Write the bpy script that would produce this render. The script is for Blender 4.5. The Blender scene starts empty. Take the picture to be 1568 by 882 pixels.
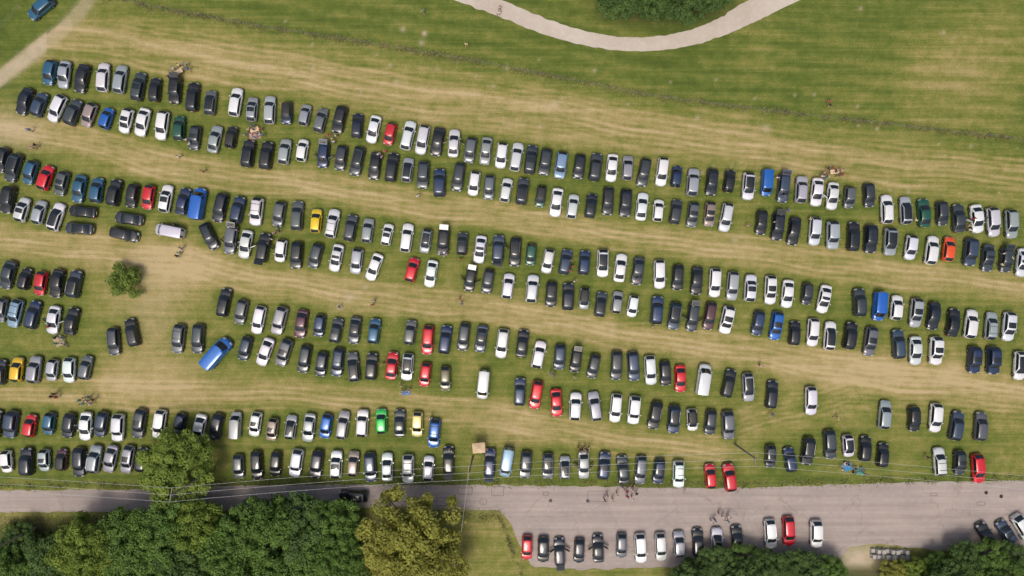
import bpy, math, random
import numpy as np
from mathutils import Vector, Matrix, noise
random.seed(7); rng=np.random.default_rng(7)
S=1568/165.0; H=110.0
def W(px,py,z=0.0):
    k=(H-z)/H
    return ((px-784)/S*k, (441-py)/S*k)
scene=bpy.context.scene
col=scene.collection
scene.view_settings.view_transform='Standard'
scene.view_settings.look='None'
scene.view_settings.exposure=0
# ---------------------------------------------------------------- materials
def newmat(name):
    m=bpy.data.materials.new(name); m.use_nodes=True
    nt=m.node_tree; b=nt.nodes["Principled BSDF"]
    return m,nt,b
def simple(name,c,rough=.6,metal=0,coat=0,spec=.5,noise_amt=0.12,scale=8):
    m,nt,b=newmat(name)
    b.inputs['Roughness'].default_value=rough; b.inputs['Metallic'].default_value=metal
    b.inputs['Coat Weight'].default_value=coat
    b.inputs['Specular IOR Level'].default_value=spec
    tc=nt.nodes.new('ShaderNodeTexCoord'); n=nt.nodes.new('ShaderNodeTexNoise'); n.inputs['Scale'].default_value=scale
    n.inputs['Detail'].default_value=4
    mx=nt.nodes.new('ShaderNodeMix'); mx.data_type='RGBA'
    nt.links.new(tc.outputs['Object'],n.inputs['Vector']); nt.links.new(n.outputs['Fac'],mx.inputs[0])
    mx.inputs[6].default_value=(*[v*(1-noise_amt) for v in c],1); mx.inputs[7].default_value=(*[min(1,v*(1+noise_amt)) for v in c],1)
    nt.links.new(mx.outputs[2],b.inputs['Base Color'])
    return m
def objcolor(name,rough,coat,metal=0,dirt=0.1,scale=1.2):
    m,nt,b=newmat(name)
    oi=nt.nodes.new('ShaderNodeObjectInfo'); tc=nt.nodes.new('ShaderNodeTexCoord')
    n=nt.nodes.new('ShaderNodeTexNoise'); n.inputs['Scale'].default_value=scale; n.inputs['Detail'].default_value=5
    nt.links.new(tc.outputs['Object'],n.inputs['Vector'])
    mp=nt.nodes.new('ShaderNodeMapRange'); mp.inputs[1].default_value=.45; mp.inputs[2].default_value=.75; mp.inputs[3].default_value=0; mp.inputs[4].default_value=dirt
    nt.links.new(n.outputs['Fac'],mp.inputs[0])
    mx=nt.nodes.new('ShaderNodeMix'); mx.data_type='RGBA'; mx.inputs[7].default_value=(.28,.24,.18,1)
    nt.links.new(oi.outputs['Color'],mx.inputs[6]); nt.links.new(mp.outputs[0],mx.inputs[0])
    nt.links.new(mx.outputs[2],b.inputs['Base Color'])
    b.inputs['Roughness'].default_value=rough; b.inputs['Coat Weight'].default_value=coat; b.inputs['Coat Roughness'].default_value=.05; b.inputs['Metallic'].default_value=metal
    return m
M_paint=objcolor('car_paint',.3,.8,.2,.08)
M_glass=simple('car_glass',(.012,.017,.021),.05,0,.4,.6)
M_tyre=simple('tyre_rubber',(.02,.02,.02),.85)
M_trim=simple('black_trim',(.018,.018,.02),.5)
M_head=simple('headlamp_lens',(.55,.57,.6),.15,.3,.5)
M_tail=simple('tail_lamp',(.3,.01,.01),.2,0,.5)
M_rim=simple('wheel_rim',(.35,.35,.37),.3,.8)
M_plate=simple('number_plate',(.65,.6,.3),.5)
CM=[M_paint,M_glass,M_tyre,M_trim,M_head,M_tail,M_rim,M_plate]
# ---------------------------------------------------------------- mesh builder
class MB:
    def __init__(s): s.v=[];s.f=[];s.m=[]
    def add(s,vs,fs,m):
        o=len(s.v); s.v+= [tuple(v) for v in vs]
        for i,f in enumerate(fs):
            s.f.append([o+k for k in f]); s.m.append(m[i] if isinstance(m,list) else m)
    def box(s,c,d,m,rot=0,taper=1.0,tilt=None):
        x,y,z=[a/2 for a in d]; vs=[]
        for sz in(-1,1):
            t=taper if sz>0 else 1
            for sx,sy in((-1,-1),(1,-1),(1,1),(-1,1)):
                vs.append(Vector((sx*x*t,sy*y*t,sz*z)))
        R=Matrix.Rotation(rot,3,'Z')
        if tilt: R=R@Matrix.Rotation(tilt[0],3,'X')@Matrix.Rotation(tilt[1],3,'Y')
        vs=[R@v+Vector(c) for v in vs]
        s.add(vs,[(3,2,1,0),(4,5,6,7),(0,1,5,4),(1,2,6,5),(2,3,7,6),(3,0,4,7)],m)
    def cyl(s,a,b,r0,r1,m,n=10,capm=None):
        a=Vector(a);b=Vector(b);d=(b-a).normalized(); u=d.orthogonal().normalized(); w=d.cross(u)
        vs=[]
        for p,r in((a,r0),(b,r1)):
            for i in range(n):
                t=2*math.pi*i/n; vs.append(p+u*math.cos(t)*r+w*math.sin(t)*r)
        fs=[(i,(i+1)%n,n+(i+1)%n,n+i) for i in range(n)]; ms=[m]*n
        fs+= [tuple(range(n-1,-1,-1)),tuple(range(n,2*n))]; ms+=[capm if capm is not None else m]*2
        s.add(vs,fs,ms)
    def mesh(s,name,mats,smooth=40):
        me=bpy.data.meshes.new(name); me.from_pydata(s.v,[],s.f)
        for m in mats: me.materials.append(m)
        me.polygons.foreach_set('material_index',s.m)
        if smooth:
            me.polygons.foreach_set('use_smooth',[True]*len(s.f))
            me.update()
            try: me.set_sharp_from_angle(angle=math.radians(smooth))
            except Exception: pass
        me.update(); return me
def obj(name,me,loc=(0,0,0),rot=0,sc=1,color=None):
    o=bpy.data.objects.new(name,me); col.objects.link(o)
    o.location=loc; o.rotation_euler=(0,0,rot)
    o.scale=(sc,sc,sc) if not isinstance(sc,tuple) else sc
    if color: o.color=(*color,1)
    return o
# ---------------------------------------------------------------- cars (length along +Y = front)
def build_car(name,L,Wd,Ht,belt,hood,wsb,wst,rt,rb,kind,sun=0,rails=False,doors=False,tail=False):
    b=MB(); hw=Wd/2; zb=.2
    deck = belt+.02
    if kind=='sedan': rear=[(-.5,.80,.55),(-.492,.86,.80),(-.47,.92,deck-.03),(-.42,.965,deck)]
    else: rear=[(-.5,.84,.5),(-.494,.9,.78),(-.478,.94,belt-.02),(-.44,.97,belt)]
    front=[(.30,1.0,belt-.02 if hood<belt-.03 else belt),(.40,.97,(belt+hood)/2+.03),(.45,.92,hood+.03),(.48,.84,hood-.04),(.495,.72,hood-.16),(.5,.62,.42)]
    mid=[(-.33,1,belt),(-.15,1,belt),(0,1,belt),(.15,1,belt-.01)]
    st=rear+mid+front; ring=[]
    for (ty,wf,zt) in st:
        h=hw*wf; y=ty*L
        half=[(0,zb),(.85,zb),(.97,zb+.14),(1,(zb+zt)*.5+.02),(.975,zt-.12),(.88,zt-.02),(.5,zt+.012),(0,zt+.025)]
        pts=[(h*a,z) for a,z in half]; pts+= [(-h*a,z) for a,z in reversed(half[1:-1])]
        ring.append([(p[0],y - (0.05*(abs(p[0])/hw)**2*L*.5 if ty>.44 else 0) + (0.03*(abs(p[0])/hw)**2*L*.5 if ty<-.46 else 0),p[1]) for p in pts])
    n=len(ring[0]); vs=[p for r in ring for p in r]; fs=[];ms=[]
    for i in range(len(ring)-1):
        for j in range(n):
            k=(j+1)%n; fs.append((i*n+j,(i+1)*n+j,(i+1)*n+k,i*n+k)[::-1])
            m=0
            jj=j if j<7 else 13-j
            if jj<=1: m=3
            if i>=len(ring)-4 and i<len(ring)-2 and jj in(4,5): m=4
            if i in(0,1) and jj in(3,4): m=5
            if i==len(ring)-2 and jj in (2,3,6): m=3
            ms.append(m)
    fs.append(tuple(range(n))[::1]); ms.append(0)
    fs.append(tuple(range((len(ring)-1)*n,len(ring)*n))[::-1]); ms.append(3)
    b.add(vs,fs,ms)
    V=[-1,-.88,-.45,0,.45,.88,1]
    hb=hw*.90; ht=hw*(.76 if kind!='van' else .86)
    rows=[(wsb,belt,hb,.10),(wst,Ht-.045,ht,.07),(wst-.22,Ht-.01,ht*1.01,.03),((wst+rt)/2,Ht,ht*1.01,0),(rt+.2,Ht-.015,ht,0),(rt,Ht-.05,ht*.98,-.04),(rb,belt+.02,hb*.95,-.06)]
    g=[]
    for (y,z,h,bow) in rows:
        g.append([(v*h,y+bow*(1-v*v)*2*(hw),z+.035*(1-v*v)-(0.03 if abs(v)==1 and z>belt+.1 else 0)) for v in V])
    vs=[p for r in g for p in r]; fs=[];ms=[]
    for i in range(len(g)-1):
        for j in range(6):
            fs.append((i*7+j,i*7+j+1,(i+1)*7+j+1,(i+1)*7+j)[::-1])
            if i in(0,5): m=1 if 0<j<5 else 0
            else: m=0
            if i==5 and kind=='van' : m=1 if j in(1,4) else 0
            if sun==1 and i==2 and 0<j<5: m=1
            if sun==2 and i in(1,2,3) and 0<j<5: m=1
            if sun==3: m=3 if m==0 and i in(1,2,3,4) else m
            ms.append(m)
    b.add(vs,fs,ms)
    for s_,j in((-1,0),(1,6)):
        top=[g[i][j] for i in range(1,6)]
        rail=[(p[0]+s_*.035,p[1],p[2]-.07) for p in top]
        bot=[(s_*hb,p[1]+(0.12 if i==0 else 0)-(0.02 if i==4 else 0),belt-.01) for i,p in enumerate(top)]
        A=g[0][j]; Z=g[6][j]
        vs=top+rail+bot+[A,Z]; fs=[];ms=[]
        for i in range(4):
            fs.append((i,i+1,6+i,5+i)); ms.append(0 if sun!=3 else 3)
            fs.append((5+i,6+i,11+i,10+i)); ms.append(0 if kind=='van' and i>=1 else 1)
        fs.append((15,0,5)); ms.append(0)
        fs.append((15,5,10)); ms.append(1)
        fs.append((16,9,4)); ms.append(0)
        fs.append((16,14,9)); ms.append(1 if kind=='estate' else 0)
        if s_>0: fs=[f[::-1] for f in fs]
        b.add(vs,fs,ms)
        yB=(wst+rt)/2+.1
        b.box((s_*(hb+ht)/2*1.012,yB,(belt+Ht)/2-.03),(.02,.09,(Ht-belt)*.86),3,tilt=(0,-s_*math.atan2(hb-ht,Ht-belt)))
        b.box((s_*(hw+.09),wsb-.28,belt+.06),(.2,.13,.14),0,taper=.8)
        b.box((s_*(hw-.02),wsb-.28,belt+.0),(.1,.06,.05),3)
        if rails:
            b.cyl((s_*ht*.93,wst-.2,Ht+.05),(s_*ht*.93,rt+.2,Ht+.05),.022,.022,6 if rails==1 else 3,6)
            for yy in(wst-.22,rt+.22): b.cyl((s_*ht*.93,yy,Ht-.05),(s_*ht*.93,yy,Ht+.05),.02,.02,3,6)
        for yy in(L*.5-.85,-L*.5+.82):
            b.cyl((s_*(hw-.1),yy,.36),(s_*(hw+.004),yy,.36),.37,.36,3,16)
            b.cyl((s_*(hw-.2),yy,.315),(s_*(hw+.02),yy,.315),.315,.30,2,16,2)
            b.cyl((s_*(hw-.1),yy,.315),(s_*(hw+.028),yy,.315),.2,.19,6,12,6)
        b.box((s_*(hw-.01),(wst+rt)/2+.35,belt-.14),(.04,.16,.03),3)
    b.box((0,wsb+.07+.1*hw*1.0,belt+.03),(hb*1.5,.07,.03),3)
    b.box((0,-L*.5-.01,.62),(.5,.03,.11),7); b.box((0,L*.5+.005,.40),(.5,.03,.11),7)
    if rails==2:
        for yy in(wst-.5,rt+.5): b.box((0,yy,Ht+.07),(ht*1.9,.06,.03),3)
    if doors:
        for s_ in(-1,1):
            yy=wst+.2; c=Vector((s_*(hw+.38),yy-.35,.62))
            b.box(c,(.95,.07,.62),0,rot=s_*math.radians(-32)*1)
            b.box(c+Vector((s_*-.04,0,.5)),(.8,.03,.4),1,rot=s_*math.radians(-32))
    if tail:
        b.box((0,-L*.5+.0,Ht+.12),(hw*1.5,.85,.05),0,tilt=(math.radians(-12),0))
        b.box((0,-L*.5+.05,Ht+.15),(hw*1.25,.5,.03),1,tilt=(math.radians(-12),0))
    return b.mesh(name,CM)
SP={
 'h':(4.05,1.76,1.48,.93,.74,.95,.35,-1.45,-1.88,'hatch'),
 'm':(3.6,1.66,1.5,.92,.76,.92,.38,-1.3,-1.68,'hatch'),
 's':(4.6,1.82,1.44,.92,.74,.98,.30,-1.05,-1.68,'sedan'),
 'e':(4.7,1.82,1.50,.93,.74,1.05,.42,-1.75,-2.18,'estate'),
 'u':(4.5,1.88,1.68,1.05,.92,.98,.46,-1.6,-2.08,'hatch'),
 'v':(5.1,1.98,2.0,1.15,.95,1.65,1.05,-2.35,-2.5,'van')}
CARS={}
for k,sp in SP.items():
    L=[build_car('car_body_'+k,*sp)]
    if k!='v':
        L.append(build_car('car_body_'+k,*sp,sun=1))
        L.append(build_car('car_body_'+k,*sp,sun=2,rails=(1 if k in'eu' else False)))
        if k in 'eu': L.append(build_car('car_body_'+k,*sp,rails=1)); L.append(build_car('car_body_'+k,*sp,rails=2))
        else: L.append(build_car('car_body_'+k,*sp)); 
        if k in 'm': L.append(build_car('car_body_'+k,*sp,sun=3))
    CARS[k]=L
OPEN={k:[build_car('car_open_'+k,*SP[k],doors=True,tail=(k in'heu')),build_car('car_tailgate_open_'+k,*SP[k],tail=(k in 'heu'),doors=(k=='s'))] for k in 'hseu'}
PAL={'W':(.74,.76,.79),'S':(.33,.36,.39),'G':(.11,.125,.14),'D':(.038,.05,.063),'K':(.011,.014,.019),'n':(.013,.035,.10),'b':(.008,.12,.46),
 'L':(.20,.33,.46),'T':(.02,.11,.20),'R':(.58,.008,.022),'N':(.010,.085,.055),'Y':(.80,.50,.015),'O':(.8,.10,.02),'M':(.08,.025,.04),'E':(.28,.23,.20),
 'Z':(.03,.50,.09),'P':(.78,.64,.24),'V':(.13,.11,.06)}
DATA="""
76,111,T,12;98,114,S,8;125,120,K,14;158,118,W,3,e;184,121,S,8;212,132,D,12,e;237,137,K,6;268,138,K,5,uo;295,148,K,5;322,157,G,5;361,156,W,8,e;386,167,S,5;413,168,S,3,e;439,173,n,2,m;467,176,S,12;491,184,G,15;520,183,K,14,u;547,192,K,5;572,198,W,14;597,205,R,15,m;625,207,W,14,e;647,214,W,12;670,217,K,10;695,219,W,5,so;720,230,G,10;744,231,S,8;768,238,W,8,h;791,240,W,10,e;813,244,D,8,e;835,248,D,10;859,253,L,8;887,255,K,8;912,256,D,8;937,257,W,5;961,257,S,3,h;986,264,D,12;1014,263,W,8,e;1036,270,n,8,m;1061,279,S,5;1090,279,K,5;1117,277,K,8;1146,285,W,5;1174,280,b,3,v8;1200,288,D,5,o;1227,290,S,5;1251,294,W,5;1275,300,W,5,so;1301,302,G,5;1331,299,D,-3;1358,320,W,-2,e;1387,322,S,-3;1415,326,N,-3;1443,327,D,-3;1468,334,D,-3;1496,335,W,-5,so;1521,340,W,-5,e;1549,343,S,-3;
37,155,K,20;60,160,D,20;87,166,W,25;112,172,D,22;136,176,E,20;163,181,b,18,m;193,185,W,15;218,187,W,15;248,192,W,8,e;274,196,N,3;298,211,D,8;329,213,S,12;354,210,K,10,m;380,235,K,8,u;408,238,K,8,u;436,232,S,8;463,230,W,8;495,238,n,5,o;522,242,D,10;547,247,D,12,e;574,254,K,8;600,256,K,8;624,260,S,8;648,268,D,5;673,280,n,0;702,271,D,8;726,281,W,8,h;749,287,G,5;775,291,W,10;800,293,D,8;828,301,N,8,m;852,310,W,8;877,316,W,8;905,315,K,8;931,308,K,3;958,311,K,5;983,316,W,8;1008,322,W,5,m;1035,324,D,10;1061,329,G,8;1087,328,E,5,h;1112,333,W,10,e;1166,341,K,5;1191,347,K,5,o;1216,354,K,10;1248,354,W,5;1275,360,S,0;1307,362,K,3;1333,366,K,3,u;1363,370,S,3;1395,379,W,8;1427,383,W,8,e;1453,381,O,8,h;1486,386,D,5,u;1513,395,D,5;1541,398,D,5,o;1566,402,W,5;
2,245,K,15;20,257,D,18,e;46,264,T,18;70,272,R,18,h;94,281,G,15;121,289,T,12;148,291,T,8;175,295,K,12;202,300,K,12;227,302,R,10,h;254,304,W,10,e;280,308,n,15;304,312,b,10,v;337,318,K,14;364,321,n,14;393,324,W,8;427,328,G,10;455,330,G,3;484,338,Y,5,h;509,342,W,12,e;537,349,D,10;563,353,S,8;593,359,W,12,m;623,364,W,8,e;652,369,S,10;679,370,K,5,o;708,373,D,5,m;735,382,W,8;763,381,D,5,o;789,386,K,5,e;813,390,N,5,m;839,400,W,12;866,401,D,10;895,402,n,5;923,403,W,2,u2;950,410,W,8;977,415,D,8;1010,420,W,0,e;1038,425,K,3;1067,430,K,3;1095,433,W,3;1122,438,S,5,e;1149,441,W,5;1180,444,W,3;1206,450,W,5;1236,450,D,5,m;1262,458,W,12;1316,463,D,-3;1346,469,b,5,v9;1373,471,W,5;1403,479,S,5;1430,484,K,8;1460,494,K,8;1487,496,W,8,e;1518,499,S,5,e;1545,500,W,5,e;
12,306,K,10;34,321,W,15;60,325,S,15;86,332,W,18,e;126,324,K,97,s;121,350,D,95,s;197,335,D,97,s;190,359,K,102,e;260,354,W,100,v9;320,362,K,-25,e;353,367,G,8,o;376,374,W,10,so;403,379,K,10,o;430,384,W,8;454,391,K,5,u;483,392,D,15;515,395,W,12;546,400,S,8;573,409,W,20;631,413,R,15,h;660,419,W,10;720,428,K,10,o;747,431,D,10;778,438,W,8;815,442,W,5;844,451,K,3;870,454,K,3;895,457,S,5,m;920,466,D,8;945,463,S,8,m;969,469,W,8,m;1006,475,n,5;1033,484,D,8;1061,486,D,8,o;1087,484,M,10,e;1113,490,W,12;1161,495,n,10;1189,499,b,8,e;1217,510,K,5;1245,509,W,3;1271,514,W,5,e;1302,514,K,8;1333,523,G,8;1376,527,D,-3,e;1402,537,W,0;1433,537,W,3,u;1492,551,n,3,u;1521,552,n,0,u;1562,560,W,3,e;
12,421,D,15;38,427,K,15;62,434,R,10,h;87,434,K,10;114,435,D,10;1,475,G,10;23,480,L,15,e;50,482,n,15;82,490,W,8,so;109,492,K,12;174,523,D,-3,e;202,509,K,-12,e;273,519,G,8,e;303,519,D,5,e;343,463,K,12,e;369,478,G,12;396,490,W,12,e;428,491,S,15;461,496,M,8;489,499,n,8,m;515,506,D,12;543,506,D,8;573,507,T,8,h;628,509,G,8;655,521,R,5,e;682,520,n,8;710,516,D,8,e;737,519,D,8;769,526,W,8,e;800,526,K,8;825,543,W,12;857,547,D,5;882,552,K,8,o;909,561,D,12;944,560,D,3,e;970,561,D,-3,e;996,567,W,-3,e;1019,572,K,-3;1042,580,R,0,s;1077,581,W,8,v;1116,587,K,12;1146,593,S,-3;1182,604,K,5;1242,614,W,0,e;1355,635,S,5;1400,642,K,0;1433,640,W,5,e;1465,652,D,10,e;1502,653,G,5,e;
333,541,b,40,v15;375,534,D,15;406,539,W,20,s;435,540,G,20;466,550,D,10,e;492,558,D,8;517,555,D,8;541,562,G,-5;569,561,K,5;600,560,R,8,so;624,562,W,5,u2;651,574,R,8,h;682,580,V,0,h;740,589,W,5,v9;796,600,D,3,e;821,605,R,10,e;852,617,R,-3,s;881,622,W,3,u;911,622,S,-8;943,625,W,5,e;971,628,W,5,u;1003,636,K,12,u;1032,642,n,5;1060,643,W,-3,m;1088,647,D,5;1115,651,G,-3,u;
0,570,D,5;26,566,Y,5,h;53,566,S,8;80,567,S,8,m;106,567,W,3;131,563,G,12;
-8,650,K,8;17,650,D,8;46,652,R,8,m;75,649,T,8;105,652,K,8;131,653,W,3,so;155,650,D,10;181,655,W,3;213,649,D,10;244,650,W,8,e;275,649,n,12,m;305,656,W,12;331,654,K,12;361,651,S,3,v8;391,650,W,10;417,658,E,8,m;445,654,S,8;473,655,S,8;499,653,b,10,h;525,651,S,8;555,648,W,3,u;584,645,Z,0,h0;612,648,D,0;639,650,P,3,h0;665,664,b,5,e;
10,707,W,-3,m;41,707,K,0;68,705,S,0,m;94,704,M,5,m;121,708,K,0,e;145,703,S,8;169,703,S,12;195,704,S,10,e;217,704,K,8;365,715,G,-3;393,713,K,-3;422,711,K,5;454,709,W,10,u;485,711,K,8;515,711,W,3;541,710,E,5;567,716,D,-3,e;593,715,W,0;625,718,W,0;656,717,W,5;687,705,K,0,o;
750,709,n,3,eo;776,708,L,10,v9;805,712,D,5,u;839,714,G,0;865,716,S,0,m;894,712,S,0,so;925,713,n,5,u;954,719,D,-5;981,720,G,5,e;1009,722,n,8;1039,726,W,0;1088,729,R,-5;1117,731,R,-8;1180,699,D,0,m;1210,704,n,-10;1237,691,K,8,u;1271,681,D,-3,e;1299,683,W,-5,m;1325,687,K,3;1352,697,K,5;1439,707,W,-5,e;1470,709,D,0;1498,718,R,-5,e0;
541,760,K,92,e;807,839,R,3,h;832,842,K,0;857,845,K,-3,o;887,844,K,3;916,840,K,-3,so;952,836,G,0;981,840,W,-3,e;1012,838,W,-3,e;1040,833,S,-3;1069,831,K,-3;1098,830,W,0,e2;1129,827,K,-5,e;1180,818,W,-5,e;1208,814,R,-3,e;1250,818,W,0;1510,820,K,-28;1541,815,D,-30;1566,808,W,-30;62,12,T,50,e0
"""
carpos=[]
ents=[e.strip() for e in DATA.replace('\n','').split(';') if e.strip()]
for i,e in enumerate(ents):
    p=e.split(','); x,y=float(p[0]),float(p[1]); c=PAL[p[2]]; a=float(p[3]); t=p[4] if len(p)>4 else ''
    typ=next((k for k in t if k in 'hmseuv'),None)
    if typ is None: typ=random.choices('hseum',[42,20,14,20,4])[0]
    if 'o' in t and typ in 'mv': typ='h'
    if 'o' in t: me=random.choice(OPEN[typ])
    elif typ=='v' : me=CARS['v'][0]
    elif '2' in t: me=CARS[typ][2]
    elif '0' in t or p[2] in 'RYOZP': me=CARS[typ][0]
    else: me=random.choices(CARS[typ],[6,2,1]+[2]*(len(CARS[typ])-3))[0]
    sc=1.0*random.uniform(.96,1.02)
    if typ=='v':
        if t.endswith('8'): sc=.84
        elif t.endswith('9'): sc=.92
        elif t.endswith('15'): sc=1.12
    flip=random.random()<(.62 if i%2 else .5)
    X,Y=W(x,y,.75); carpos.append((x,y))
    f=random.uniform(.8,1.22) if p[2] in 'WSGDKnE' else random.uniform(.92,1.08); cc=tuple(min(.82,v*f*random.uniform(.94,1.06)) for v in c)
    if p[2] in 'KD' and random.random()<.25: cc=(cc[0]*.8,cc[1]*1.05,cc[2]*1.5)
    nm='parked_van' if typ=='v' else 'parked_car'
    if abs(x-541)<1 and abs(y-760)<1: nm='driving_car'
    obj(nm,me,(X,Y,0),math.radians(-a+random.uniform(-1,1))+(math.pi if flip else 0),sc,cc)
# ---------------------------------------------------------------- ground
xs=np.concatenate([np.linspace(-1600,-90,24)[:-1],np.arange(-90,90.01,.27),np.linspace(90.1,1600,24)])
ys=np.concatenate([np.linspace(-1600,-54,24)[:-1],np.arange(-54,54.01,.27),np.linspace(54.1,1600,24)])
GX,GY=np.meshgrid(xs,ys); nx,ny=len(xs),len(ys)
PX=784+GX*S; PY=441-GY*S
WB=6*np.sin(PX/57.0)+4*np.sin(PX/23.0+1)+5*np.sin(PX/131.0+2)
def pdist(pts,wob=0.0):
    QY=PY+wob*WB
    d=np.full(PX.shape,1e9)
    for (x0,y0),(x1,y1) in zip(pts[:-1],pts[1:]):
        dx,dy=x1-x0,y1-y0; t=np.clip(((PX-x0)*dx+(QY-y0)*dy)/(dx*dx+dy*dy),0,1)
        dd=np.hypot(PX-(x0+t*dx),QY-(y0+t*dy)); d=np.minimum(d,dd)
    return d
def yat(pts,x): return np.interp(x,[p[0] for p in pts],[p[1] for p in pts])
FENCE=[(130,-10),(250,14),(400,42),(560,66),(700,90),(800,108),(1000,148),(1260,180),(1420,198),(1640,222)]
T0=[(60,60),(200,75),(400,112),(600,150),(850,182),(1170,232),(1640,292)]
T0b=[(200,45),(400,80),(600,118),(850,155),(1170,205),(1640,262)]
TA=[(-60,190),(100,212),(300,258),(500,290),(700,324),(900,352),(1100,378),(1300,405),(1640,455)]
TB=[(-60,368),(100,382),(260,390),(400,428),(550,452),(700,470),(900,503),(1100,532),(1300,562),(1640,612)]
TC=[(-60,604),(150,604),(400,604),(600,622),(760,640),(900,665),(1100,690)]
TD=[(1130,650),(1300,600),(1640,640)]
d=np.full(PX.shape,.42)
fy=yat(FENCE,PX); north=PY<fy
ns=np.clip((fy-PY)/14+.5,0,1)
g=lambda cx,cy,rx,ry:np.exp(-((PX-cx)/rx)**2-((PY-cy)/ry)**2)
band=(PY<fy+110); d=np.where(band,.37+.14*np.clip((PY-fy)/60,0,1)-.10*np.clip((PX-1100)/400,0,1),d)
d=d*(1-ns)+.24*ns
d+=ns*(.34*g(1460,110,120,75)+.14*g(1530,50,90,50)+.2*g(250,-40,200,40)+.12*g(1160,60,50,30))
for T,w,a in((T0,22,.13),(T0b,13,.06),(TA,23,.30),(TB,27,.30),(TC,23,.24),(TD,50,.10)):
    d+=a*np.exp(-(pdist(T,.5)/w)**2)
    for o in(-21,-13,-5,4,12,20):
        T2=[(x,y+o) for x,y in T]; amp=(.17+.12*np.sin(PX/83+o*2.1)+.06*np.sin(PX/31+o))*(1 if T not in(T0b,TD) else .6)
        d+=amp*np.exp(-(pdist(T2,.35+.01*o)/2.7)**2)
    for o in(-9,0,8,16):
        T2=[(x,y+o) for x,y in T]
        d-=.10*np.exp(-(pdist(T2,.3)/2.6)**2)
for o in(-34,-26,-18,-9,26,33,41,48):
    T2=[(x,y+o) for x,y in T0]; d+=(.13+.08*np.sin(PX/110+o))*np.exp(-(pdist(T2,.2)/2.8)**2)
for o in range(14,170,13):
    T2=[(x,y-o) for x,y in FENCE]; d+=ns*(.09 if (o//13)%2 else -.07)*np.exp(-(pdist(T2,.25)/4.5)**2)
d+=.36*g(235,430,70,60)+.25*g(230,540,60,60)+.2*g(200,590,90,40)+.22*g(770,670,50,50)+.2*g(1350,560,200,30)+.12*g(720,560,30,30)+.15*g(30,200,50,30)+.15*g(310,410,50,30)
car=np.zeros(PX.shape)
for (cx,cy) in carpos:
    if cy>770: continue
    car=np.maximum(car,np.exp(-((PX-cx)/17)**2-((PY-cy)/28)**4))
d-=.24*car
verge=(PY>728)&(PY<748); d-=.12*verge
d+=(PY>785)*(PX<800)*.08
dirt=np.zeros(PX.shape)
TR=[(-40,150),(20,108),(60,75),(100,42),(130,10),(150,-30)]
dirt+=np.exp(-(pdist(TR,.3)/12)**4)*np.where(PX<70,.8,.4)
d=np.where((PX<140)&(PY<140-PX)&(dirt<.3),.2,d)
dirt+=.3*g(0,200,60,30)+.12*g(230,470,40,60)
spots=[(607,125,4),(1173,197,6),(849,160,5),(597,100,3),(1318,13,3),(645,66,4),(650,52,4),(910,108,3),(1068,180,4),(1125,368,5),(560,440,4),(535,455,7),(520,470,5),(617,45,4),(1445,50,3)]
for _ in range(60): spots.append((random.uniform(380,1560),None,random.uniform(1.4,2.8)))
for (x,y,r) in spots:
    if y is None: y=yat(FENCE,x)+random.uniform(-40,110)
    dirt+=.5*np.exp(-(((PX-x)**2+(PY-y)**2)/r**2))
dirt+=.9*g(1315,855,45,22)+.4*g(700,777,80,6)
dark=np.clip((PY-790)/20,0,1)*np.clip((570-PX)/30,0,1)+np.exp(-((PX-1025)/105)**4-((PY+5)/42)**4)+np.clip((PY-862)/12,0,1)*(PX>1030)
gm=bpy.data.meshes.new('ground')
co=np.stack([GX,GY,np.zeros_like(GX)],-1).reshape(-1,3)
idx=np.arange(nx*ny).reshape(ny,nx)
q=np.stack([idx[:-1,:-1],idx[:-1,1:],idx[1:,1:],idx[1:,:-1]],-1).reshape(-1,4)
gm.vertices.add(len(co)); gm.vertices.foreach_set('co',co.ravel())
gm.loops.add(q.size); gm.loops.foreach_set('vertex_index',q.ravel().astype(np.int32))
gm.polygons.add(len(q)); gm.polygons.foreach_set('loop_start',np.arange(0,q.size,4,dtype=np.int32))
gm.update(calc_edges=True)
at=gm.color_attributes.new('wear','FLOAT_COLOR','POINT')
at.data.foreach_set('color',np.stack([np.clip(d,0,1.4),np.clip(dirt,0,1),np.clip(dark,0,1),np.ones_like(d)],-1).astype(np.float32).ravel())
def N(nt,t,**k):
    n=nt.nodes.new(t)
    for a,v in k.items(): setattr(n,a,v)
    return n
def noise_n(nt,vec,scale,detail=4,rough=.6):
    n=N(nt,'ShaderNodeTexNoise'); n.inputs['Scale'].default_value=scale; n.inputs['Detail'].default_value=detail; n.inputs['Roughness'].default_value=rough
    nt.links.new(vec,n.inputs['Vector']); return n.outputs['Fac']
def mth(nt,op,a,b=None,c=None):
    n=N(nt,'ShaderNodeMath',operation=op)
    for i,v in enumerate((a,b,c)):
        if v is None: continue
        if isinstance(v,(int,float)): n.inputs[i].default_value=v
        else: nt.links.new(v,n.inputs[i])
    return n.outputs[0]
def mixc(nt,f,a,b,mode='MIX'):
    n=N(nt,'ShaderNodeMix',data_type='RGBA',blend_type=mode)
    for s,v in((n.inputs[0],f),(n.inputs[6],a),(n.inputs[7],b)):
        if isinstance(v,(int,float)): s.default_value=v
        elif isinstance(v,tuple): s.default_value=(*v,1)
        else: nt.links.new(v,s)
    return n.outputs[2]
m,nt,b=newmat('dry_meadow_grass'); b.inputs['Roughness'].default_value=.95; b.inputs['Specular IOR Level'].default_value=.1
geo=N(nt,'ShaderNodeNewGeometry'); P=geo.outputs['Position']
av=N(nt,'ShaderNodeAttribute',attribute_name='wear'); sep=N(nt,'ShaderNodeSeparateColor'); nt.links.new(av.outputs['Color'],sep.inputs[0])
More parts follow.
